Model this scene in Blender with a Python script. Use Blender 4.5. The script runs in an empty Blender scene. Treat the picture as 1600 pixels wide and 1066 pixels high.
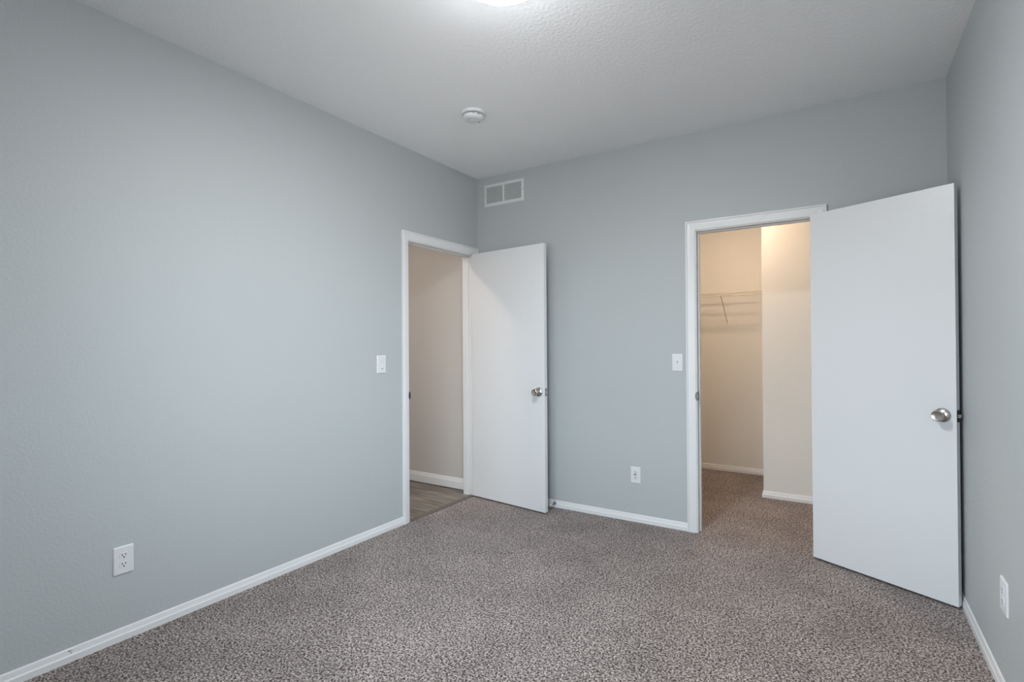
import bpy, bmesh, math, random
from math import pi, sin, cos, radians
from mathutils import Vector, Matrix

S = bpy.context.scene
COL = S.collection

# ------------------------------------------------------------------ camera
cam_data = bpy.data.cameras.new('camera')
cam = bpy.data.objects.new('camera', cam_data)
COL.objects.link(cam)
F_PX = 812.78
cam_data.sensor_fit = 'HORIZONTAL'
cam_data.sensor_width = 36.0
cam_data.lens = F_PX * 36.0 / 1600.0
cam_data.shift_y = 1.66 / 1600.0
cam_data.clip_start = 0.02
Fw = Vector((-0.53765, 0.84314, 0.00605)).normalized()
Rt = Vector((0.84312, 0.53769, -0.00627)).normalized()
Up = Rt.cross(Fw).normalized()
Rt = Fw.cross(Up)
M = Matrix((( Rt.x, Up.x, -Fw.x, 2.6662), (Rt.y, Up.y, -Fw.y, -3.6398), (Rt.z, Up.z, -Fw.z, 1.2755), (0, 0, 0, 1)))
cam.matrix_world = M
S.camera = cam

# ------------------------------------------------------------------ light
LAMP = 214.0            # ceiling lamp emission
DAY = 9.8             # daylight outside the window
LOW_GLOW = 4.4         # glow below the horizon, added to lift the ceiling
HALL = 130.0
CLOSET = 188.0
S.view_settings.view_transform = 'Standard'
S.view_settings.look = 'None'
S.view_settings.gamma = 1.0
S.view_settings.use_curve_mapping = False
S.view_settings.exposure = 0.0
world = bpy.data.worlds.new('daylight')
S.world = world
world.use_nodes = True
wnt = world.node_tree
wb = wnt.nodes['Background']
wb.inputs['Strength'].default_value = 1.0
w_tc = wnt.nodes.new('ShaderNodeTexCoord')
w_sep = wnt.nodes.new('ShaderNodeSeparateXYZ')
w_map = wnt.nodes.new('ShaderNodeMapRange')
w_map.inputs['From Min'].default_value = -0.03
w_map.inputs['From Max'].default_value = 0.03
w_mix = wnt.nodes.new('ShaderNodeMix')
w_mix.data_type = 'RGBA'
w_mix.inputs['A'].default_value = (LOW_GLOW, LOW_GLOW*0.98, LOW_GLOW*0.94, 1)   # added glow from below, brightens the ceiling through the windows
w_mix.inputs['B'].default_value = (DAY*0.80, DAY*0.92, DAY, 1)             # sky
wnt.links.new(w_tc.outputs['Generated'], w_sep.inputs[0])
wnt.links.new(w_sep.outputs['Z'], w_map.inputs['Value'])
wnt.links.new(w_map.outputs['Result'], w_mix.inputs['Factor'])
wnt.links.new(w_mix.outputs['Result'], wb.inputs['Color'])
S.cycles.max_bounces = 10
S.cycles.diffuse_bounces = 8
S.cycles.caustics_reflective = False
S.cycles.caustics_refractive = False

# room dimensions (metres): left wall x=0, back wall y=0
W, H, D = 3.146, 2.714, -3.95
TH = 0.108
WX0, WX1, WZ0, WZ1 = 0.90, 2.65, 0.50, 2.15     # window opening in the rear wall
VY0, VY1, VZ0, VZ1 = -2.75, -1.65, 0.95, 2.05     # opening for the added, unseen window in the right wall

def portal(loc, rot, sx, sz):
    d = bpy.data.lights.new('window_portal', 'AREA')
    d.shape = 'RECTANGLE'; d.size = sx; d.size_y = sz
    d.cycles.is_portal = True
    o = bpy.data.objects.new('window_portal', d)
    o.location = loc; o.rotation_euler = rot
    COL.objects.link(o)
portal(((WX0 + WX1) / 2, D - 0.11, (WZ0 + WZ1) / 2), (radians(90), 0, 0), WX1 - WX0, WZ1 - WZ0)
portal((W + 0.11, (VY0 + VY1) / 2, (VZ0 + VZ1) / 2), (radians(90), 0, radians(90)), VY1 - VY0, VZ1 - VZ0)

# ------------------------------------------------------------------ materials
def mat(name, color, rough=0.6, metal=0.0, spec=0.5, bump=None, build=None):
    m = bpy.data.materials.new(name)
    m.use_nodes = True
    nt = m.node_tree
    b = nt.nodes['Principled BSDF']
    b.inputs['Base Color'].default_value = (*color, 1)
    b.inputs['Roughness'].default_value = rough
    b.inputs['Metallic'].default_value = metal
    b.inputs['Specular IOR Level'].default_value = spec
    if bump:
        scale, strength, dist = bump
        tc = nt.nodes.new('ShaderNodeTexCoord')
        n = nt.nodes.new('ShaderNodeTexNoise')
        n.inputs['Scale'].default_value = scale
        n.inputs['Detail'].default_value = 3.0
        n.inputs['Roughness'].default_value = 0.55
        bp = nt.nodes.new('ShaderNodeBump')
        bp.inputs['Strength'].default_value = strength
        bp.inputs['Distance'].default_value = dist
        nt.links.new(tc.outputs['Object'], n.inputs['Vector'])
        nt.links.new(n.outputs['Fac'], bp.inputs['Height'])
        nt.links.new(bp.outputs['Normal'], b.inputs['Normal'])
    if build:
        build(nt, b)
    return m

def emit_build(strength, col):
    def f(nt, b):
        b.inputs['Emission Color'].default_value = (*col, 1)
        b.inputs['Emission Strength'].default_value = strength
    return f

WALL_C = (0.46, 0.49, 0.50)
M_WALL = mat('grey_wall_paint', WALL_C, 0.55, spec=0.3, bump=(85, 0.35, 0.004))
M_CEIL = mat('white_ceiling_paint', (0.86, 0.865, 0.88), 0.7, spec=0.2, bump=(60, 0.5, 0.006))
M_CLOSET = mat('pale_closet_paint', (0.76, 0.74, 0.71), 0.55, spec=0.3, bump=(85, 0.35, 0.004))
M_HALLW = mat('greige_hall_paint', (0.56, 0.535, 0.51), 0.55, spec=0.3, bump=(85, 0.35, 0.004))
M_TRIM = mat('white_trim_paint', (0.745, 0.75, 0.76), 0.35)
M_DOOR = mat('white_door_paint', (0.71, 0.72, 0.735), 0.33, bump=(9, 0.03, 0.004))
M_PLATE = mat('white_plastic', (0.71, 0.72, 0.735), 0.3)
M_VENTW = mat('white_enamel', (0.72, 0.74, 0.75), 0.4)
M_NICKEL = mat('satin_nickel', (0.52, 0.49, 0.46), 0.26, metal=1.0)
M_DARKM = mat('dark_metal', (0.05, 0.045, 0.05), 0.45, metal=0.6)  # dark metal of the bedroom strike and the closet latch plate
M_SLOT = mat('dark_slot', (0.012, 0.012, 0.014), 0.6)
M_GREYSLOT = mat('grey_slot', (0.05, 0.05, 0.055), 0.6)
M_CHROME = mat('dark_chrome', (0.30, 0.30, 0.31), 0.18, metal=1.0)
M_STRIKE = mat('dark_strike_metal', (0.17, 0.16, 0.155), 0.42, metal=0.9)  # base colour darkened so the plate mirrors less of the bright window
M_RUBBER = mat('pale_rubber', (0.62, 0.63, 0.58), 0.6)
M_WIRE = mat('white_coated_wire', (0.68, 0.65, 0.60), 0.4)
M_STRIP = mat('brown_vinyl_strip', (0.13, 0.112, 0.098), 0.5, bump=(200, 0.2, 0.001))
M_DUCT = mat('duct_cavity_shade', (0.16, 0.17, 0.175), 0.6)



M_LED = mat('green_indicator', (0.1, 0.4, 0.15), 0.4)

def lamp_build(strength, col, r):
    def f(nt, b):
        b.inputs['Emission Color'].default_value = (*col, 1)
        tc = nt.nodes.new('ShaderNodeTexCoord'); sp = nt.nodes.new('ShaderNodeSeparateXYZ'); mr = nt.nodes.new('ShaderNodeMapRange')
        mr.inputs['From Min'].default_value = -0.044; mr.inputs['From Max'].default_value = -0.044 - r*0.28
        mr.inputs['To Min'].default_value = strength*0.06; mr.inputs['To Max'].default_value = strength
        nt.links.new(tc.outputs['Object'], sp.inputs[0]); nt.links.new(sp.outputs['Z'], mr.inputs['Value'])
        nt.links.new(mr.outputs['Result'], b.inputs['Emission Strength'])
    return f

M_LAMP = mat('lit_lamp_glass', (0.9, 0.9, 0.9), 0.3, build=lamp_build(LAMP, (0.955, 0.985, 1.0), 0.165))
M_LAMPH = mat('lit_hall_glass', (0.9, 0.85, 0.8), 0.3, build=lamp_build(HALL, (1.0, 0.86, 0.75), 0.14))
M_LAMPC = mat('lit_closet_glass', (0.9, 0.85, 0.8), 0.3, build=lamp_build(CLOSET, (1.0, 0.74, 0.51), 0.12))

def carpet_build(nt, b):
    N, L = nt.nodes.new, nt.links.new
    tc = N('ShaderNodeTexCoord')
    n = N('ShaderNodeTexNoise'); n.inputs['Scale'].default_value = 125; n.inputs['Detail'].default_value = 2.5
    n.inputs['Roughness'].default_value = 0.6; n.inputs['Distortion'].default_value = 0.6
    L(tc.outputs['Object'], n.inputs['Vector'])
    r = N('ShaderNodeValToRGB')
    e = r.color_ramp.elements
    e[0].position = 0.37; e[0].color = (0.026, 0.020, 0.020, 1)
    e[1].position = 0.63; e[1].color = (0.56, 0.50, 0.475, 1)
    x = e.new(0.455); x.color = (0.125, 0.103, 0.098, 1)
    x = e.new(0.53); x.color = (0.325, 0.278, 0.264, 1)
    L(n.outputs['Fac'], r.inputs['Fac'])
    # brushed pile: broad, faint patches
    n2 = N('ShaderNodeTexNoise'); n2.inputs['Scale'].default_value = 3.2; n2.inputs['Detail'].default_value = 3
    L(tc.outputs['Object'], n2.inputs['Vector'])
    mr = N('ShaderNodeMapRange'); mr.inputs['From Min'].default_value = 0.35; mr.inputs['From Max'].default_value = 0.65
    mr.inputs['To Min'].default_value = 0.81; mr.inputs['To Max'].default_value = 1.01
    L(n2.outputs['Fac'], mr.inputs['Value'])
    mx = N('ShaderNodeMix'); mx.data_type = 'RGBA'; mx.blend_type = 'MULTIPLY'; mx.inputs['Factor'].default_value = 1
    L(r.outputs['Color'], mx.inputs['A']); L(mr.outputs['Result'], mx.inputs['B'])
    L(mx.outputs['Result'], b.inputs['Base Color'])
    b.inputs['Sheen Weight'].default_value = 0.16; b.inputs['Sheen Roughness'].default_value = 0.45
    b.inputs['Sheen Tint'].default_value = (1.0, 0.88, 0.84, 1)
    bp = N('ShaderNodeBump'); bp.inputs['Strength'].default_value = 0.6; bp.inputs['Distance'].default_value = 0.006
    L(n.outputs['Fac'], bp.inputs['Height']); L(bp.outputs['Normal'], b.inputs['Normal'])
M_CARPET = mat('speckled_carpet', (0.3, 0.27, 0.25), 1.0, spec=0.0, build=carpet_build)

def plank_build(nt, b):
    N, L = nt.nodes.new, nt.links.new
    tc = N('ShaderNodeTexCoord')
    br = N('ShaderNodeTexBrick')
    br.offset = 0.37
    br.inputs['Scale'].default_value = 1.0
    br.inputs['Brick Width'].default_value = 1.2
    br.inputs['Row Height'].default_value = 0.15
    br.inputs['Mortar Size'].default_value = 0.0015
    br.inputs['Color1'].default_value = (0.075, 0.064, 0.056, 1)
    br.inputs['Color2'].default_value = (0.27, 0.235, 0.20, 1)
    br.inputs['Mortar'].default_value = (0.06, 0.05, 0.045, 1)
    br.inputs['Bias'].default_value = -0.1
    L(tc.outputs['Object'], br.inputs['Vector'])
    mp = N('ShaderNodeMapping'); mp.inputs['Scale'].default_value = (1.6, 24, 1)
    L(tc.outputs['Object'], mp.inputs['Vector'])
    n = N('ShaderNodeTexNoise'); n.inputs['Scale'].default_value = 2.2; n.inputs['Detail'].default_value = 5
    L(mp.outputs['Vector'], n.inputs['Vector'])
    mr = N('ShaderNodeMapRange'); mr.inputs['From Min'].default_value = 0.3; mr.inputs['From Max'].default_value = 0.7
    mr.inputs['To Min'].default_value = 0.35; mr.inputs['To Max'].default_value = 1.7
    L(n.outputs['Fac'], mr.inputs['Value'])
    mx = N('ShaderNodeMix'); mx.data_type = 'RGBA'; mx.blend_type = 'MULTIPLY'; mx.inputs['Factor'].default_value = 1
    L(br.outputs['Color'], mx.inputs['A']); L(mr.outputs['Result'], mx.inputs['B'])
    L(mx.outputs['Result'], b.inputs['Base Color'])
M_PLANK = mat('grey_vinyl_planks', (0.25, 0.22, 0.2), 0.5, build=plank_build)

def glass_mat():
    m = bpy.data.materials.new('window_glass'); m.use_nodes = True
    nt = m.node_tree; nt.nodes.clear()
    o = nt.nodes.new('ShaderNodeOutputMaterial'); t = nt.nodes.new('ShaderNodeBsdfTransparent')
    g = nt.nodes.new('ShaderNodeBsdfGlossy'); g.inputs['Roughness'].default_value = 0.02
    f = nt.nodes.new('ShaderNodeFresnel'); f.inputs['IOR'].default_value = 1.45
    x = nt.nodes.new('ShaderNodeMixShader')
    nt.links.new(f.outputs[0], x.inputs[0]); nt.links.new(t.outputs[0], x.inputs[1]); nt.links.new(g.outputs[0], x.inputs[2])
    nt.links.new(x.outputs[0], o.inputs['Surface'])
    return m
M_GLASS = glass_mat()

# ------------------------------------------------------------------ mesh helpers
def bm_new():
    return bmesh.new()

def add_box(bm, x0, x1, y0, y1, z0, z1, bevel=0.0, seg=2):
    vs = [bm.verts.new(v) for v in ((x0,y0,z0),(x1,y0,z0),(x1,y1,z0),(x0,y1,z0),(x0,y0,z1),(x1,y0,z1),(x1,y1,z1),(x0,y1,z1))]
    fs = [bm.faces.new([vs[i] for i in f]) for f in ((0,3,2,1),(4,5,6,7),(0,1,5,4),(1,2,6,5),(2,3,7,6),(3,0,4,7))]
    if bevel > 0:
        es = list({e for f in fs for e in f.edges})
        bmesh.ops.bevel(bm, geom=es, offset=bevel, segments=seg, profile=0.5, affect='EDGES')

def add_lathe(bm, prof, seg=48, mtx=None):
    """prof: list of (r, h) revolved round local Z; ends are capped where r is 0."""
    rings = []
    for r, h in prof:
        if r < 1e-6:
            rings.append([bm.verts.new((0, 0, h))])
        else:
            rings.append([bm.verts.new((r*cos(2*pi*i/seg), r*sin(2*pi*i/seg), h)) for i in range(seg)])
    new = [v for r in rings for v in r]
    for a, b in zip(rings[:-1], rings[1:]):
        for i in range(seg):
            j = (i+1) % seg
            if len(a) == 1 and len(b) == 1: continue
            if len(a) == 1: bm.faces.new((a[0], b[i], b[j]))
            elif len(b) == 1: bm.faces.new((a[j], a[i], b[0]))
            else: bm.faces.new((a[i], b[i], b[j], a[j]))
    if mtx is not None:
        bmesh.ops.transform(bm, matrix=mtx, verts=new)

def add_tube(bm, pts, r, seg=8):
    pts = [Vector(p) for p in pts]
    rings = []
    for i, p in enumerate(pts):
        t = (pts[min(i+1, len(pts)-1)] - pts[max(i-1, 0)]).normalized()
        a = Vector((0, 0, 1)) if abs(t.z) < 0.9 else Vector((1, 0, 0))
        u = t.cross(a).normalized(); v = t.cross(u)
        rings.append([bm.verts.new(p + r*(cos(2*pi*k/seg)*u + sin(2*pi*k/seg)*v)) for k in range(seg)])
    for a, b in zip(rings[:-1], rings[1:]):
        for k in range(seg):
            bm.faces.new((a[k], a[(k+1) % seg], b[(k+1) % seg], b[k]))
    bm.faces.new(rings[0]); bm.faces.new(rings[-1])

def add_loft(bm, A, B):
    """solid between two profile loops of equal length"""
    a = [bm.verts.new(p) for p in A]; b = [bm.verts.new(p) for p in B]
    n = len(a)
    for i in range(n):
        bm.faces.new((a[i], a[(i+1) % n], b[(i+1) % n], b[i]))
    bm.faces.new(a); bm.faces.new(b)

def obj(name, bm, m, parent=None, smooth=False, mats=None):
    bmesh.ops.recalc_face_normals(bm, faces=bm.faces)
    me = bpy.data.meshes.new(name)
    bm.to_mesh(me); bm.free()
    if smooth:
        me.polygons.foreach_set('use_smooth', [True]*len(me.polygons))
        me.set_sharp_from_angle(angle=radians(38))
    o = bpy.data.objects.new(name, me)
    COL.objects.link(o)
    for q in (mats or [m]):
        me.materials.append(q)
    if parent: o.parent = parent
    return o

def tag(o, label=None, cat=None, group=None, kind=None):
    if label: o['label'] = label
    if cat: o['category'] = cat
    if group: o['group'] = group
    if kind: o['kind'] = kind
    return o

def empty(name, loc, rz=0.0):
    o = bpy.data.objects.new(name, None)
    o.empty_display_size = 0.05
    o.location = loc; o.rotation_euler = (0, 0, rz)
    COL.objects.link(o)
    return o

def box_obj(name, m, boxes, parent=None, bevel=0.0):
    bm = bm_new()
    for b in boxes: add_box(bm, *b, bevel=bevel)
    return obj(name, bm, m, parent)

def structure(name, m, boxes, label, cat, bevel=0.0):
    return tag(box_obj(name, m, boxes, bevel=bevel), label, cat, kind='structure')

# ------------------------------------------------------------------ room shell
# bedroom door opening in the left wall / closet opening in the back wall (rough openings)
LY0, LY1 = -0.855, -0.080        # clear opening, jamb to jamb
CX0, CX1 = 1.828, 2.520
HD = 2.040                       # head jamb height
J = 0.019
CY1, CBX = 1.92, 2.095           # closet depth, bump-out corner
CLX0 = 0.45

structure('floor', M_CARPET, [(0.006, W, D, LY0, -0.03, 0.0), (0.019, W, LY0, LY1, -0.03, 0.0), (0.006, W, LY1, 0.0, -0.03, 0.0), (CX0-J, CX1+J, 0.0, TH, -0.03, 0.0), (CLX0, W, TH, CY1, -0.03, 0.0)],
          'speckled grey brown carpet over the bedroom and closet floor', 'carpet')
structure('floor_hall', M_PLANK, [(-1.30, -0.032, -2.4, 0.022, -0.04, -0.006)],
          'grey brown wood plank floor of the hall beyond the open bedroom door', 'floor')
structure('trim_threshold', M_STRIP, [(-0.034, 0.014, LY0-0.001, LY1+0.001, -0.02, 0.003)],
          'dark brown transition strip between carpet and hall planks in the doorway', 'threshold', bevel=0.003)
structure('ceiling', M_CEIL, [(-TH, W+TH, D-TH, TH, H, H+0.1)], 'white textured bedroom ceiling', 'ceiling')
structure('wall_left', M_WALL, [(-TH, 0, D-TH, LY0-J, -0.03, H), (-TH, 0, LY1+J, 0.0, -0.03, H), (-TH, 0, LY0-J, LY1+J, HD+J, H)],
          'long grey painted wall with the bedroom doorway at its far end', 'wall')
structure('wall_back', M_WALL, [(-TH, CX0-J, 0, TH, -0.03, H), (CX1+J, W+TH, 0, TH, -0.03, H), (CX0-J, CX1+J, 0, TH, HD+J, H)],
          'grey painted wall with the closet doorway and the return air vent', 'wall')
structure('wall_right', M_WALL, [(W, W+TH, VY1, 0, -0.03, H), (W, W+TH, D-TH, VY0, -0.03, H), (W, W+TH, VY0, VY1, -0.03, VZ0), (W, W+TH, VY0, VY1, VZ1, H)],
          'narrow strip of grey painted wall behind the closet door', 'wall')
structure('wall_rear', M_WALL, [(-TH, WX0, D-TH, D, -0.03, H), (WX1, W+TH, D-TH, D, -0.03, H), (WX0, WX1, D-TH, D, -0.03, WZ0), (WX0, WX1, D-TH, D, WZ1, H)],
          'grey painted window wall behind the camera', 'wall')
structure('wall_closet_back', M_CLOSET, [(CLX0, CBX, CY1, CY1+0.1, -0.03, H)], 'closet wall behind the wire shelf', 'wall')
structure('wall_closet_bump', M_CLOSET, [(CBX, W+TH, 1.13, CY1+0.1, -0.03, H)], 'boxed out closet wall seen through the doorway beside the open door', 'wall')
structure('wall_closet_side', M_CLOSET, [(CLX0-0.1, CLX0, TH, CY1+0.1, -0.03, H)], 'closet side wall at the end of the wire shelf', 'wall')
structure('wall_closet_end', M_CLOSET, [(W, W+TH, TH, 1.13, -0.03, H)], 'closet side wall behind the open closet door', 'wall')
structure('ceiling_closet', M_CEIL, [(CLX0-0.1, W+TH, TH, CY1+0.1, H, H+0.1)], 'white closet ceiling', 'ceiling')
structure('wall_hall_end', M_HALLW, [(-1.40, -TH, 0.022, 0.12, -0.03, H)], 'dim grey hall wall seen through the bedroom doorway', 'wall')
structure('wall_hall_side', M_HALLW, [(-1.40, -1.30, -2.5, 0.022, -0.03, H)], 'hall wall opposite the bedroom door', 'wall')
structure('wall_hall_near', M_HALLW, [(-1.40, -TH, -2.5, -2.4, -0.03, H)], 'far end wall of the hall', 'wall')
structure('ceiling_hall', M_CEIL, [(-1.40, -TH, -2.5, 0.12, H, H+0.1)], 'white hall ceiling', 'ceiling')

# window behind the camera, plus one added beside it to brighten the left wall
def window(name, loc, rz, ww, wh, label):
    wn = tag(empty(name, loc, rz), label, 'window', kind='structure')
    box_obj('window_frame', M_TRIM, [(-ww/2, -ww/2+0.04, -0.04, 0.04, 0, wh), (ww/2-0.04, ww/2, -0.04, 0.04, 0, wh),
        (-ww/2+0.04, ww/2-0.04, -0.04, 0.04, 0, 0.04), (-ww/2+0.04, ww/2-0.04, -0.04, 0.04, wh-0.04, wh), (-0.025, 0.025, -0.03, 0.03, 0.04, wh-0.04)], wn)
    for s in (-1, 1):
        xa, xb = sorted((s*0.025, s*(ww/2-0.04)))
        box_obj('pane', M_GLASS, [(xa, xb, -0.003, 0.003, 0.04, wh-0.04)], wn)
window('window_1', ((WX0+WX1)/2, D-0.05, WZ0), 0, WX1-WX0, WZ1-WZ0, 'white framed two sash window behind the camera')
window('window_added', (W+0.05, (VY0+VY1)/2, VZ0), pi/2, VY1-VY0, VZ1-VZ0, 'added unseen white framed window beside the camera, brightening the opposite wall')

# ------------------------------------------------------------------ trim profiles
BBP = [(0, 0), (0.0112, 0), (0.0112, 0.029), (0.0092, 0.0335), (0.0084, 0.036), (0.0055, 0.0545), (0.003, 0.0585), (0, 0.0585)]
BBH = [(0, 0), (0.0125, 0), (0.0125, 0.062), (0.0100, 0.068), (0.0060, 0.088), (0.003, 0.093), (0, 0.093)]
def baseboard(name, a, b, out, prof, label, z0=-0.004, ma=0.0, mb=0.0):
    """a,b: end points on the wall line (x,y); out: unit direction into the room; ma/mb: mitre at each end (per metre of thickness)"""
    a, b, o = Vector((*a, 0)), Vector((*b, 0)), Vector((*out, 0))
    t = (b-a).normalized()
    bm = bm_new()
    A = [a + o*d + t*(d*ma) + Vector((0, 0, z0 + z + (0 if z else 0))) for d, z in prof]
    B = [b + o*d - t*(d*mb) + Vector((0, 0, z0 + z)) for d, z in prof]
    add_loft(bm, A, B)
    return tag(obj(name, bm, M_TRIM), label, 'baseboard', kind='structure')

CW = 0.063
L_OUT0, L_OUT1 = LY0 - 0.005 - CW, LY1 + 0.005 + CW     # casing outer edges
C_OUT0, C_OUT1 = CX0 - 0.005 - CW, CX1 + 0.005 + CW
bbl = baseboard('baseboard_left', (0, D), (0, L_OUT0), (1, 0), BBP, 'white baseboard along the long grey wall below its outlet', mb=0, ma=1)
bm = bm_new()
for (y, z) in ((-2.823, 0.044), (-2.8165, 0.0445), (-2.8185, 0.0365), (-2.8255, 0.048)):
    add_lathe(bm, [(0, 0), (0.0017, 0), (0.0017, 0.0012), (0, 0.0012)], 10, Matrix.Translation((0.0075 if z > 0.033 else 0.0112, y, z)) @ Matrix.Rotation(pi/2, 4, 'Y'))
obj('nail_hole', bm, M_SLOT, bbl)
baseboard('baseboard_back', (0, 0), (C_OUT0, 0), (0, -1), BBP, 'white baseboard between the two doorways', ma=1)
baseboard('baseboard_corner', (C_OUT1, 0), (W, 0), (0, -1), BBP, 'short white baseboard behind the open closet door', mb=1)
baseboard('baseboard_right', (W, 0), (W, D), (-1, 0), BBP, 'white baseboard under the wall outlet beside the closet door edge', ma=1, mb=1)
baseboard('baseboard_rear', (W, D), (0, D), (0, 1), BBP, 'white baseboard along the wall behind the camera', ma=1, mb=1)
baseboard('baseboard_closet_back', (CLX0, CY1), (CBX, CY1), (0, -1), BBP, 'white baseboard at the back of the closet below the wire shelf', mb=1)
baseboard('baseboard_closet_side', (CBX, CY1), (CBX, 1.13), (-1, 0), BBP, 'white baseboard on the return of the boxed out closet wall', ma=1, mb=-1)
baseboard('baseboard_closet_bump', (CBX, 1.13), (W, 1.13), (0, -1), BBP, 'white baseboard on the boxed out closet wall', ma=-1)
baseboard('baseboard_hall', (-1.30, 0.022), (-TH, 0.022), (0, -1), BBH, 'taller white baseboard on the hall wall above the plank floor', z0=0.0)

# casing profile: (distance from outer edge, thickness)
CP = [(0, 0.0145), (0.002, 0.0165), (0.008, 0.0168), (0.0100, 0.0135), (0.0125, 0.0112), (0.0155, 0.0148), (0.030, 0.0138), (0.048, 0.0105), (0.058, 0.0085), (0.061, 0.0075), (0.063, 0.0055)]
def door_trim(name, frame, c0, c1, label):
    """frame: Empty on the wall whose local X runs along the wall, -Y into the room; c0..c1 clear opening in local X"""
    frame['kind'] = 'structure'; tag(frame, label, 'door frame')
    o0, o1, top = c0 - 0.005 - CW, c1 + 0.005 + CW, HD + 0.005 + CW
    z0 = -0.004
    loop = [(w, t) for w, t in CP] + [(CW, 0), (0, 0)]
    bm = bm_new(); add_loft(bm, [Vector((o0+w, -t, z0)) for w, t in loop], [Vector((o0+w, -t, top-w)) for w, t in loop]); obj('side_casing', bm, M_TRIM, frame)
    bm = bm_new(); add_loft(bm, [Vector((o1-w, -t, z0)) for w, t in loop], [Vector((o1-w, -t, top-w)) for w, t in loop]); obj('side_casing', bm, M_TRIM, frame)
    bm = bm_new(); add_loft(bm, [Vector((o0+w, -t, top-w)) for w, t in loop], [Vector((o1-w, -t, top-w)) for w, t in loop]); obj('head_casing', bm, M_TRIM, frame)
    box_obj('jamb', M_TRIM, [(c0-J, c0, 0.0, TH, -0.02, HD)], frame)
    box_obj('jamb', M_TRIM, [(c1, c1+J, 0.0, TH, -0.02, HD)], frame)
    box_obj('head_jamb', M_TRIM, [(c0-J, c1+J, 0.0, TH, HD, HD+J)], frame)
    # stop strip, set back from the room face by the door thickness
    s0, s1 = 0.040, 0.074
    bm = bm_new()
    add_box(bm, c0, c0+0.010, s0, s1, -0.004, HD-0.010, bevel=0.003)
    add_box(bm, c1-0.010, c1, s0, s1, -0.004, HD-0.010, bevel=0.003)
    add_box(bm, c0, c1, s0, s1, HD-0.010, HD, bevel=0.003)
    obj('stop_strip', bm, M_TRIM, frame)
    return frame

def strike(frame, c0, z, m):
    bm = bm_new()
    add_box(bm, c0-0.001, c0+0.0016, 0.002, 0.034, z-0.029, z+0.029)
    # rounded lip wrapping the jamb's edge
    add_lathe(bm, [(0, 0), (0.028, 0), (0.028, 0.002), (0, 0.002)], 28, Matrix.Translation((c0-0.0015, -0.0072, z)) @ Matrix.Rotation(pi/2, 4, 'X') @ Matrix.Scale(0.36, 4, (1, 0, 0)))
    return tag(obj('strike_plate', bm, m, frame, smooth=True), 'metal strike plate')

tl = empty('trim_1', (0, 0, 0), pi/2)
door_trim('trim_1', tl, LY0, LY1, 'white casing and jambs around the bedroom doorway to the hall')
strike(tl, LY0, 0.915, M_DARKM)
tc_ = empty('trim_2', (0, 0, 0), 0)
door_trim('trim_2', tc_, CX0, CX1, 'white casing and jambs around the closet doorway')
strike(tc_, CX0, 0.923, M_STRIKE)

# ------------------------------------------------------------------ doors
def knob_parts(door, s, z, keyhole):
    """rosette and knob on the door's local -Y face at (s, z)"""
    mt = Matrix.Translation((s, 0, z)) @ Matrix.Rotation(pi/2, 4, 'X')     # local Z -> -Y
    bm = bm_new()
    add_lathe(bm, [(0, 0), (0.0345, 0), (0.0345, 0.003), (0.032, 0.0062), (0.022, 0.0105), (0.016, 0.0125), (0.0155, 0.016), (0, 0.016)], 56, mt)
    ro = tag(obj('rosette', bm, M_NICKEL, door, smooth=True), 'satin nickel rosette')
    bm = bm_new()
    add_lathe(bm, [(0, 0.015), (0.0125, 0.015), (0.0115, 0.024), (0.0135, 0.031), (0.0205, 0.040), (0.0255, 0.048), (0.0268, 0.054), (0.0255, 0.0595), (0.0225, 0.0618),
                   (0.0195, 0.0610), (0.0150, 0.0592), (0.0060, 0.0585), (0, 0.0583)], 56, mt)
    kb = tag(obj('door_knob', bm, M_NICKEL, door, smooth=True), 'satin nickel round knob')
    bm = bm_new()
    add_lathe(bm, [(0, 0), (0.0022, 0), (0.0022, 0.0009), (0, 0.0009)], 16, Matrix.Translation((s+0.0245, -0.0094, z+0.003)) @ Matrix.Rotation(pi/2 + 0.35, 4, 'X'))
    if keyhole: obj('pin_hole', bm, M_SLOT, ro)
    else: bm.free()

def door(name, hinge, ang, length, top, knob_s, knob_z, label, plate_mat, hinge_z, pin_hole):
    d = empty(name, (hinge[0], hinge[1], 0), ang)
    tag(d, label, 'door', kind='structure')
    T = 0.035
    bm = bm_new(); add_box(bm, 0, length, 0, T, 0.012, top, bevel=0.0014, seg=2)
    obj('door_leaf', bm, M_DOOR, d)
    knob_parts(d, knob_s, knob_z, pin_hole)
    bm = bm_new(); add_box(bm, length-0.0008, length+0.0012, 0.005, 0.030, knob_z-0.029, knob_z+0.029, bevel=0.0004, seg=1)
    lp = tag(obj('latch_plate', bm, plate_mat, d), 'metal latch plate in the door edge')
    bm = bm_new()
    add_loft(bm, [Vector((length+0.001, y, knob_z+q)) for y, q in ((0.010, -0.009), (0.025, -0.009), (0.025, 0.009), (0.010, 0.009))],
                 [Vector((length+0.0115, y, knob_z+q)) for y, q in ((0.0185, -0.0085), (0.0245, -0.0085), (0.0245, 0.0085), (0.0185, 0.0085))])
    tag(obj('latch_bolt', bm, M_NICKEL, lp), 'nickel spring latch')
    for z in hinge_z:
        bm = bm_new()
        add_lathe(bm, [(0, 0), (0.0055, 0), (0.0055, 0.089), (0.003, 0.091), (0, 0.092)], 14, Matrix.Translation((-0.0045, T+0.001, z-0.045)))
        add_box(bm, -0.0022, 0.0, 0.004, T, z-0.0445, z+0.0445)
        tag(obj('hinge', bm, M_NICKEL, d, smooth=True), 'nickel butt hinge')
    return d

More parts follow.
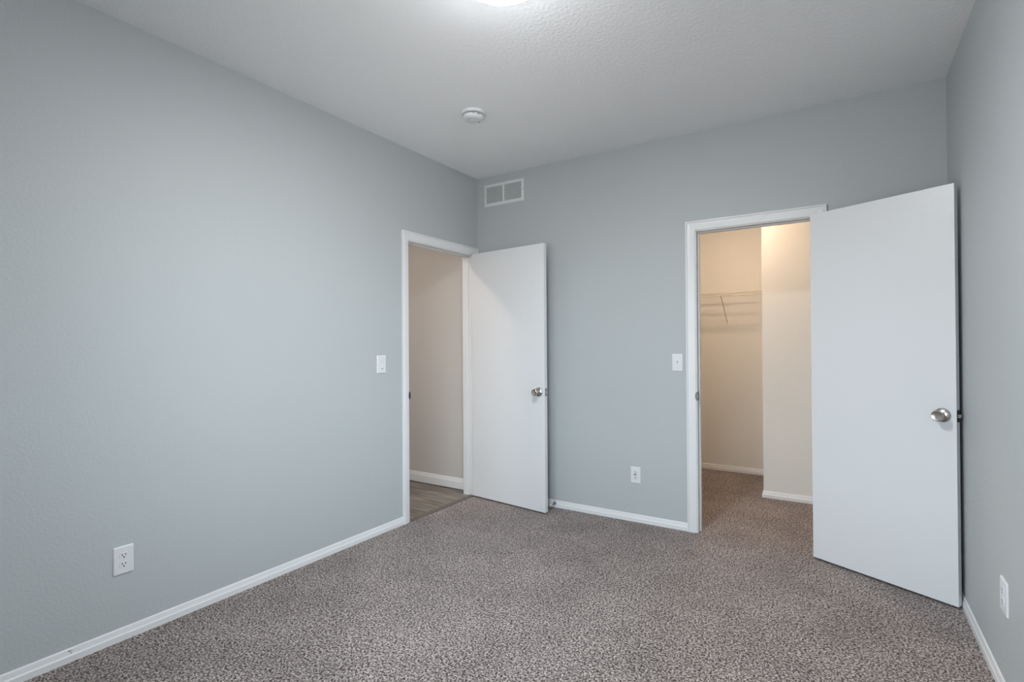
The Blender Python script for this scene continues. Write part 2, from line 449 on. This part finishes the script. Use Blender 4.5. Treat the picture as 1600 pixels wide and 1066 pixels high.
door('door_1', (0.0185, -0.1155), -0.1233, 0.7525, 2.046, 0.698, 0.919,
     'white flush bedroom door standing open from the hall doorway, narrow and farther away', M_NICKEL, (1.83, 1.09, 0.35), False)
door('door_2', (2.5030, -0.0790), -0.4872, 0.6955, 2.040, 0.640, 0.922,
     'large white flush closet door standing open against the wall at the picture edge', M_DARKM, (1.83, 1.09, 0.35), True)

# ------------------------------------------------------------------ wall plates
def plate(root, w, h, t=0.0062):
    bm = bm_new()
    # plate with sloping rim
    a, b_ = w/2, h/2
    r = 0.004
    A = [(-a, 0, -b_), (a, 0, -b_), (a, 0, b_), (-a, 0, b_)]
    def loop(y, inset):
        pts = []
        for cx, cz, a0 in ((a-inset-r, b_-inset-r, 0), (-a+inset+r, b_-inset-r, pi/2), (-a+inset+r, -b_+inset+r, pi), (a-inset-r, -b_+inset+r, 3*pi/2)):
            for k in range(4):
                an = a0 + k*pi/6
                pts.append((cx + r*cos(an), y, cz + r*sin(an)))
        return [bm.verts.new(q) for q in pts]
    L0, L1, L2, L3 = loop(0.0005, 0), loop(-t*0.45, 0), loop(-t*0.85, 0.0018), loop(-t, 0.005)
    for P, Q in ((L0, L1), (L1, L2), (L2, L3)):
        n = len(P)
        for i in range(n): bm.faces.new((P[i], P[(i+1) % n], Q[(i+1) % n], Q[i]))
    bm.faces.new(L3); bm.faces.new(L0)
    return obj('cover_plate', bm, M_PLATE, root)

def receptacle_face(root, zc, t, slot_mat, ground_mat, dz=0.0):
    """one duplex face with its slots"""
    bm = bm_new()
    pts = []
    R, flat = 0.0172, 0.0138
    for k in range(40):
        an = 2*pi*k/40
        pts.append((R*cos(an), max(-flat, min(flat, R*sin(an)))))
    add_loft(bm, [Vector((x, -t+0.0008, zc+z)) for x, z in pts], [Vector((x*0.97, -t-0.0016, zc+z*0.97)) for x, z in pts])
    f = obj('socket', bm, M_PLATE, root)
    slots(f, zc, t+0.0016, slot_mat, ground_mat)
    return f

def slots(f, zc, t, slot_mat, ground_mat, up=0.0045):
    for sx, hh in ((-0.0064, 0.0043), (0.0064, 0.0036)):
        bm = bm_new(); add_box(bm, sx-0.0016, sx+0.0016, -t-0.0004, -t+0.0004, zc+up-hh, zc+up+hh); obj('slot', bm, slot_mat, f)
    bm = bm_new(); add_lathe(bm, [(0, 0), (0.0031, 0), (0.0031, 0.0008), (0, 0.0008)], 16, Matrix.Translation((0, -t+0.0004, zc-0.0062)) @ Matrix.Rotation(pi/2, 4, 'X')); obj('ground_hole', bm, ground_mat, f)

def screw(root, z, t, r=0.0028):
    bm = bm_new(); add_lathe(bm, [(0, 0), (r, 0), (r*0.8, 0.0009), (0, 0.0011)], 14, Matrix.Translation((0, -t, z)) @ Matrix.Rotation(pi/2, 4, 'X')); obj('screw', bm, M_PLATE, root)

def duplex(loc, rz, w, h, label):
    o = tag(empty('power_outlet', loc, rz), label, 'outlet')
    plate(o, w, h)
    for zc in (0.0195, -0.0195): receptacle_face(o, zc, 0.0062, M_GREYSLOT, M_SLOT)
    screw(o, 0, 0.0062)
    return o

duplex((0, -2.634, 0.348), pi/2, 0.0775, 0.121, 'white duplex outlet low on the long grey wall away from the doors')
duplex((W, -1.118, 0.364), -pi/2, 0.092, 0.122, 'white outlet plate seen edge-on beside the closet door, above the baseboard')

# outlet with test buttons on the back wall
o = tag(empty('power_outlet', (1.396, 0, 0.3345), 0), 'small white outlet with dark test buttons on the wall between the doorways', 'outlet')
plate(o, 0.073, 0.118)
bm = bm_new(); add_box(bm, -0.0165, 0.0165, -0.0078, -0.004, -0.0335, 0.0335, bevel=0.001)
f = obj('socket', bm, M_PLATE, o)
slots(f, 0.0205, 0.0078, M_GREYSLOT, M_GREYSLOT); slots(f, -0.0185, 0.0078, M_GREYSLOT, M_SLOT)
for x0, x1 in ((-0.0125, -0.0055), (-0.0025, 0.0055)):
    bm = bm_new(); add_box(bm, x0, x1, -0.0092, -0.0070, 0.0005, 0.0085, bevel=0.0006); obj('test_button', bm, M_SLOT, o)
bm = bm_new(); add_lathe(bm, [(0, 0), (0.0017, 0), (0.0012, 0.001), (0, 0.0012)], 12, Matrix.Translation((0.0105, -0.0078, 0.003)) @ Matrix.Rotation(pi/2, 4, 'X')); obj('indicator_light', bm, M_GREYSLOT, o)
for z in (0.048, -0.048): screw(o, z, 0.0062, 0.0022)

# rocker switch beside the bedroom door
o = tag(empty('light_switch', (0, -1.1225, 1.1505), pi/2), 'white rocker light switch beside the bedroom doorway casing', 'light switch')
plate(o, 0.080, 0.122)
bm = bm_new()
prof = [(-0.0045, -0.033), (-0.0085, -0.033), (-0.0068, 0.0), (-0.0105, 0.033), (-0.0045, 0.033)]
add_loft(bm, [Vector((-0.0165, y, z)) for y, z in prof], [Vector((0.0165, y, z)) for y, z in prof])
rk = obj('rocker', bm, M_PLATE, o)
bm = bm_new(); add_box(bm, -0.011, 0.011, -0.0094, -0.0070, -0.0305, -0.0275, bevel=0.0004, seg=1); obj('locator_slot', bm, M_GREYSLOT, rk)
for z in (0.048, -0.048): screw(o, z, 0.0062, 0.0022)

# toggle switch beside the closet door
o = tag(empty('light_switch', (1.699, 0, 1.1487), 0), 'white toggle light switch beside the closet doorway casing', 'light switch')
plate(o, 0.0745, 0.121)
bm = bm_new(); add_box(bm, -0.0052, 0.0052, -0.0064, -0.005, -0.012, 0.012); sl = obj('toggle_slot', bm, M_VENTW, o)
bm = bm_new()
add_loft(bm, [Vector((x, -0.005, z)) for x, z in ((-0.0042, -0.004), (0.0042, -0.004), (0.0042, 0.006), (-0.0042, 0.006))],
             [Vector((x, -0.0155, z)) for x, z in ((-0.0032, -0.0095), (0.0032, -0.0095), (0.0032, -0.004), (-0.0032, -0.004))])
obj('toggle', bm, M_PLATE, o)
bm = bm_new(); add_box(bm, -0.0040, 0.0040, -0.0068, -0.0062, 0.004, 0.0105); obj('slot_gap', bm, M_GREYSLOT, sl)
for z in (0.030, -0.030): screw(o, z, 0.0062, 0.0024)

# ------------------------------------------------------------------ return air vent
o = tag(empty('air_vent', (0.2735, 0, 2.5525), 0), 'white slatted return air vent high on the wall near the room corner', 'air vent')
vw, vh, fr = 0.393, 0.187, 0.0225
vf = 0.017
bm = bm_new()
a, b_ = vw/2, vh/2
ia, ib = a - vf - 0.003, b_ - fr
def ring(y, da, db): return [bm.verts.new(q) for q in ((-da, y, -db), (da, y, -db), (da, y, db), (-da, y, db))]
R0, R1, R2, R3 = ring(0.0, a, b_), ring(-0.003, a, b_), ring(-0.009, a-0.006, b_-0.006), ring(-0.009, ia, ib)
R4 = ring(0.0, ia, ib)
for P, Q in ((R0, R1), (R1, R2), (R2, R3), (R3, R4)):
    for i in range(4): bm.faces.new((P[i], P[(i+1) % 4], Q[(i+1) % 4], Q[i]))
obj('vent_frame', bm, M_VENTW, o)
box_obj('dark_backing', M_DUCT, [(-ia, ia, -0.0015, 0.0, -ib, ib)], o)  # dark sheet standing in for the shade inside the duct
bm = bm_new()
NL = 12
pit = 2*ib/NL
for k in range(NL):
    z = -ib + (k+0.5)*pit
    prof = [(-0.0088, z-0.0048), (-0.0078, z-0.0052), (-0.0018, z+0.0042), (-0.0028, z+0.0046)]
    for xa, xb in ((-ia, -0.0075), (0.0075, ia)):
        add_loft(bm, [Vector((xa, y, q)) for y, q in prof], [Vector((xb, y, q)) for y, q in prof])
obj('louvre_panel', bm, M_VENTW, o)
box_obj('centre_bar', M_VENTW, [(-0.0075, 0.0075, -0.0095, -0.0015, -ib, ib)], o)
for sx in (-1, 1):
    bm = bm_new(); add_lathe(bm, [(0, 0), (0.0036, 0), (0.003, 0.0015), (0, 0.002)], 16, Matrix.Translation((sx*(a-0.010), -0.009, 0.0)) @ Matrix.Rotation(pi/2, 4, 'X'))
    tag(obj('screw', bm, M_GREYSLOT, o, smooth=True), 'dark grey screw head')

# ------------------------------------------------------------------ ceiling things
DOWN = Matrix.Rotation(pi, 4, 'X')
o = tag(empty('smoke_detector', (0.748, -1.062, H), 0.35), 'round white smoke detector on the ceiling above the bedroom doorway', 'smoke detector')
bm = bm_new(); add_lathe(bm, [(0, -0.001), (0.071, -0.001), (0.072, 0.004), (0.071, 0.012), (0.068, 0.0155), (0.058, 0.0165), (0, 0.0165)], 64, DOWN); obj('base_plate', bm, M_PLATE, o, smooth=True)
bm = bm_new(); add_lathe(bm, [(0, 0.0155), (0.0535, 0.0155), (0.0535, 0.022), (0, 0.022)], 64, DOWN)
gp = obj('sensor_gap', bm, M_GREYSLOT, o, smooth=True)
bm = bm_new(); add_lathe(bm, [(0, 0.0215), (0.060, 0.0215), (0.0630, 0.024), (0.0630, 0.035), (0.0600, 0.0415), (0.0535, 0.045), (0.049, 0.0455), (0.047, 0.0475), (0.030, 0.0495), (0, 0.050)], 64, DOWN)
bd = obj('detector_body', bm, M_PLATE, o, smooth=True)
bm = bm_new(); add_lathe(bm, [(0, 0), (0.012, 0), (0.0115, 0.0022), (0, 0.0026)], 32, Matrix.Translation((0.0, 0.0, -0.0492)) @ DOWN); obj('test_button', bm, M_PLATE, bd, smooth=True)
bm = bm_new(); add_lathe(bm, [(0, 0), (0.0048, 0), (0.0040, 0.0016), (0, 0.0018)], 16, Matrix.Translation((0.0287, 0.029, -0.0480)) @ DOWN); tag(obj('indicator_light', bm, M_GREYSLOT, bd, smooth=True), 'dark indicator lens')
bm = bm_new()
for an in (-1.25, -0.75):
    for dz in (0.0265, 0.0310):
        A = [Vector(((0.0625)*cos(an+q), 0.0625*sin(an+q), -dz-e)) for q, e in ((-0.14, -0.001), (0.14, -0.001), (0.14, 0.001), (-0.14, 0.001))]
        B = [Vector(((0.0636)*cos(an+q), 0.0636*sin(an+q), -dz-e)) for q, e in ((-0.14, -0.001), (0.14, -0.001), (0.14, 0.001), (-0.14, 0.001))]
        add_loft(bm, A, B)
obj('vent_slot', bm, M_GREYSLOT, bd)

def ceiling_lamp(loc, r, glass_m, label):
    o = tag(empty('ceiling_light', loc, 0), label, 'ceiling light')
    bm = bm_new(); add_lathe(bm, [(0, -0.001), (r*0.93, -0.001), (r*0.95, 0.004), (r*0.95, 0.028), (r*1.045, 0.035), (r*1.045, 0.041), (0, 0.040)], 72, DOWN); obj('lamp_base', bm, M_TRIM, o, smooth=True)
    bm = bm_new()
    prof = [(0, 0.0395), (r*0.97, 0.0400), (r*0.985, 0.044)] + [(r*0.985*cos(q), 0.044 + r*0.30*sin(q)) for q in [i*pi/2/14 for i in range(1, 14)]] + [(0, 0.044 + r*0.30)]
    add_lathe(bm, prof, 72, DOWN); obj('lamp_dome', bm, glass_m, o, smooth=True)
    return o
ceiling_lamp((1.595, -2.012, H), 0.165, M_LAMP, 'glowing white dome lamp in the middle of the bedroom ceiling, cut by the picture top')
ceiling_lamp((-0.75, -1.55, H), 0.14, M_LAMPH, 'warm dome lamp on the hall ceiling beyond the doorway')
ceiling_lamp((1.78, 0.78, H), 0.12, M_LAMPC, 'warm dome lamp on the closet ceiling')

# ------------------------------------------------------------------ door stop on the back baseboard
o = tag(empty('door_stop', (0.742, -0.0105, 0.034), 0.0), 'small metal door stop with pale rubber tip on the baseboard behind the bedroom door', 'door stop')
MY = Matrix.Rotation(pi/2, 4, 'X')
bm = bm_new(); add_lathe(bm, [(0, 0), (0.0125, 0), (0.0125, 0.004), (0.0095, 0.009), (0.006, 0.011), (0, 0.011)], 28, MY); obj('flange', bm, M_CHROME, o, smooth=True)
bm = bm_new(); add_lathe(bm, [(0, 0.010), (0.0045, 0.010), (0.0045, 0.062), (0, 0.062)], 18, MY); obj('rod', bm, M_CHROME, o, smooth=True)
bm = bm_new(); add_lathe(bm, [(0, 0.060), (0.0085, 0.060), (0.0105, 0.064), (0.0105, 0.074), (0.008, 0.078), (0, 0.0785)], 24, MY); tag(obj('rubber_tip', bm, M_RUBBER, o, smooth=True), 'pale rubber tip')

# ------------------------------------------------------------------ wire shelf in the closet
SX0, SX1, SZ = CLX0, CBX, 1.765
o = tag(empty('wire_shelf', (SX0, CY1, SZ), 0), 'white wire shelf on the closet back wall', 'shelf')
LX, DP = SX1 - SX0 - 0.004, 0.300
bm = bm_new()
nw = int(LX/0.0254)
for k in range(nw+1):
    x = 0.006 + k*(LX-0.012)/nw
    add_tube(bm, [(x, -0.006, 0.0045), (x, -DP, 0.0045), (x, -DP-0.002, 0.003), (x, -DP-0.002, -0.030)], 0.0014, 5)
obj('cross_wires', bm, M_WIRE, o)
for (y, z) in ((-0.008, 0.0), (-0.105, 0.0), (-0.205, 0.0), (-DP, 0.0), (-DP-0.002, -0.031)):
    bm = bm_new(); add_tube(bm, [(0.001, y, z), (LX, y, z)], 0.003, 8); obj('rail', bm, M_WIRE, o, smooth=True)
for bx in (1.682-SX0, 0.62):
    bm = bm_new()
    add_tube(bm, [(bx, -DP-0.002, -0.034), (bx, -DP+0.01, -0.045), (bx, -0.012, -0.258), (bx, -0.003, -0.268)], 0.0042, 8)
    add_box(bm, bx-0.008, bx+0.008, -0.004, 0.0, -0.285, -0.255)
    obj('support_brace', bm, M_WIRE, o, smooth=True)
for bx in (1.62-SX0, 1.895-SX0, 0.35):
    bm = bm_new(); add_box(bm, bx-0.007, bx+0.007, -0.014, 0.0, -0.010, 0.010, bevel=0.002); obj('wall_clip', bm, M_WIRE, o)
bm = bm_new(); add_box(bm, LX-0.012, LX+0.003, -DP-0.012, -DP+0.02, -0.038, 0.008, bevel=0.002); obj('end_bracket', bm, M_WIRE, o)
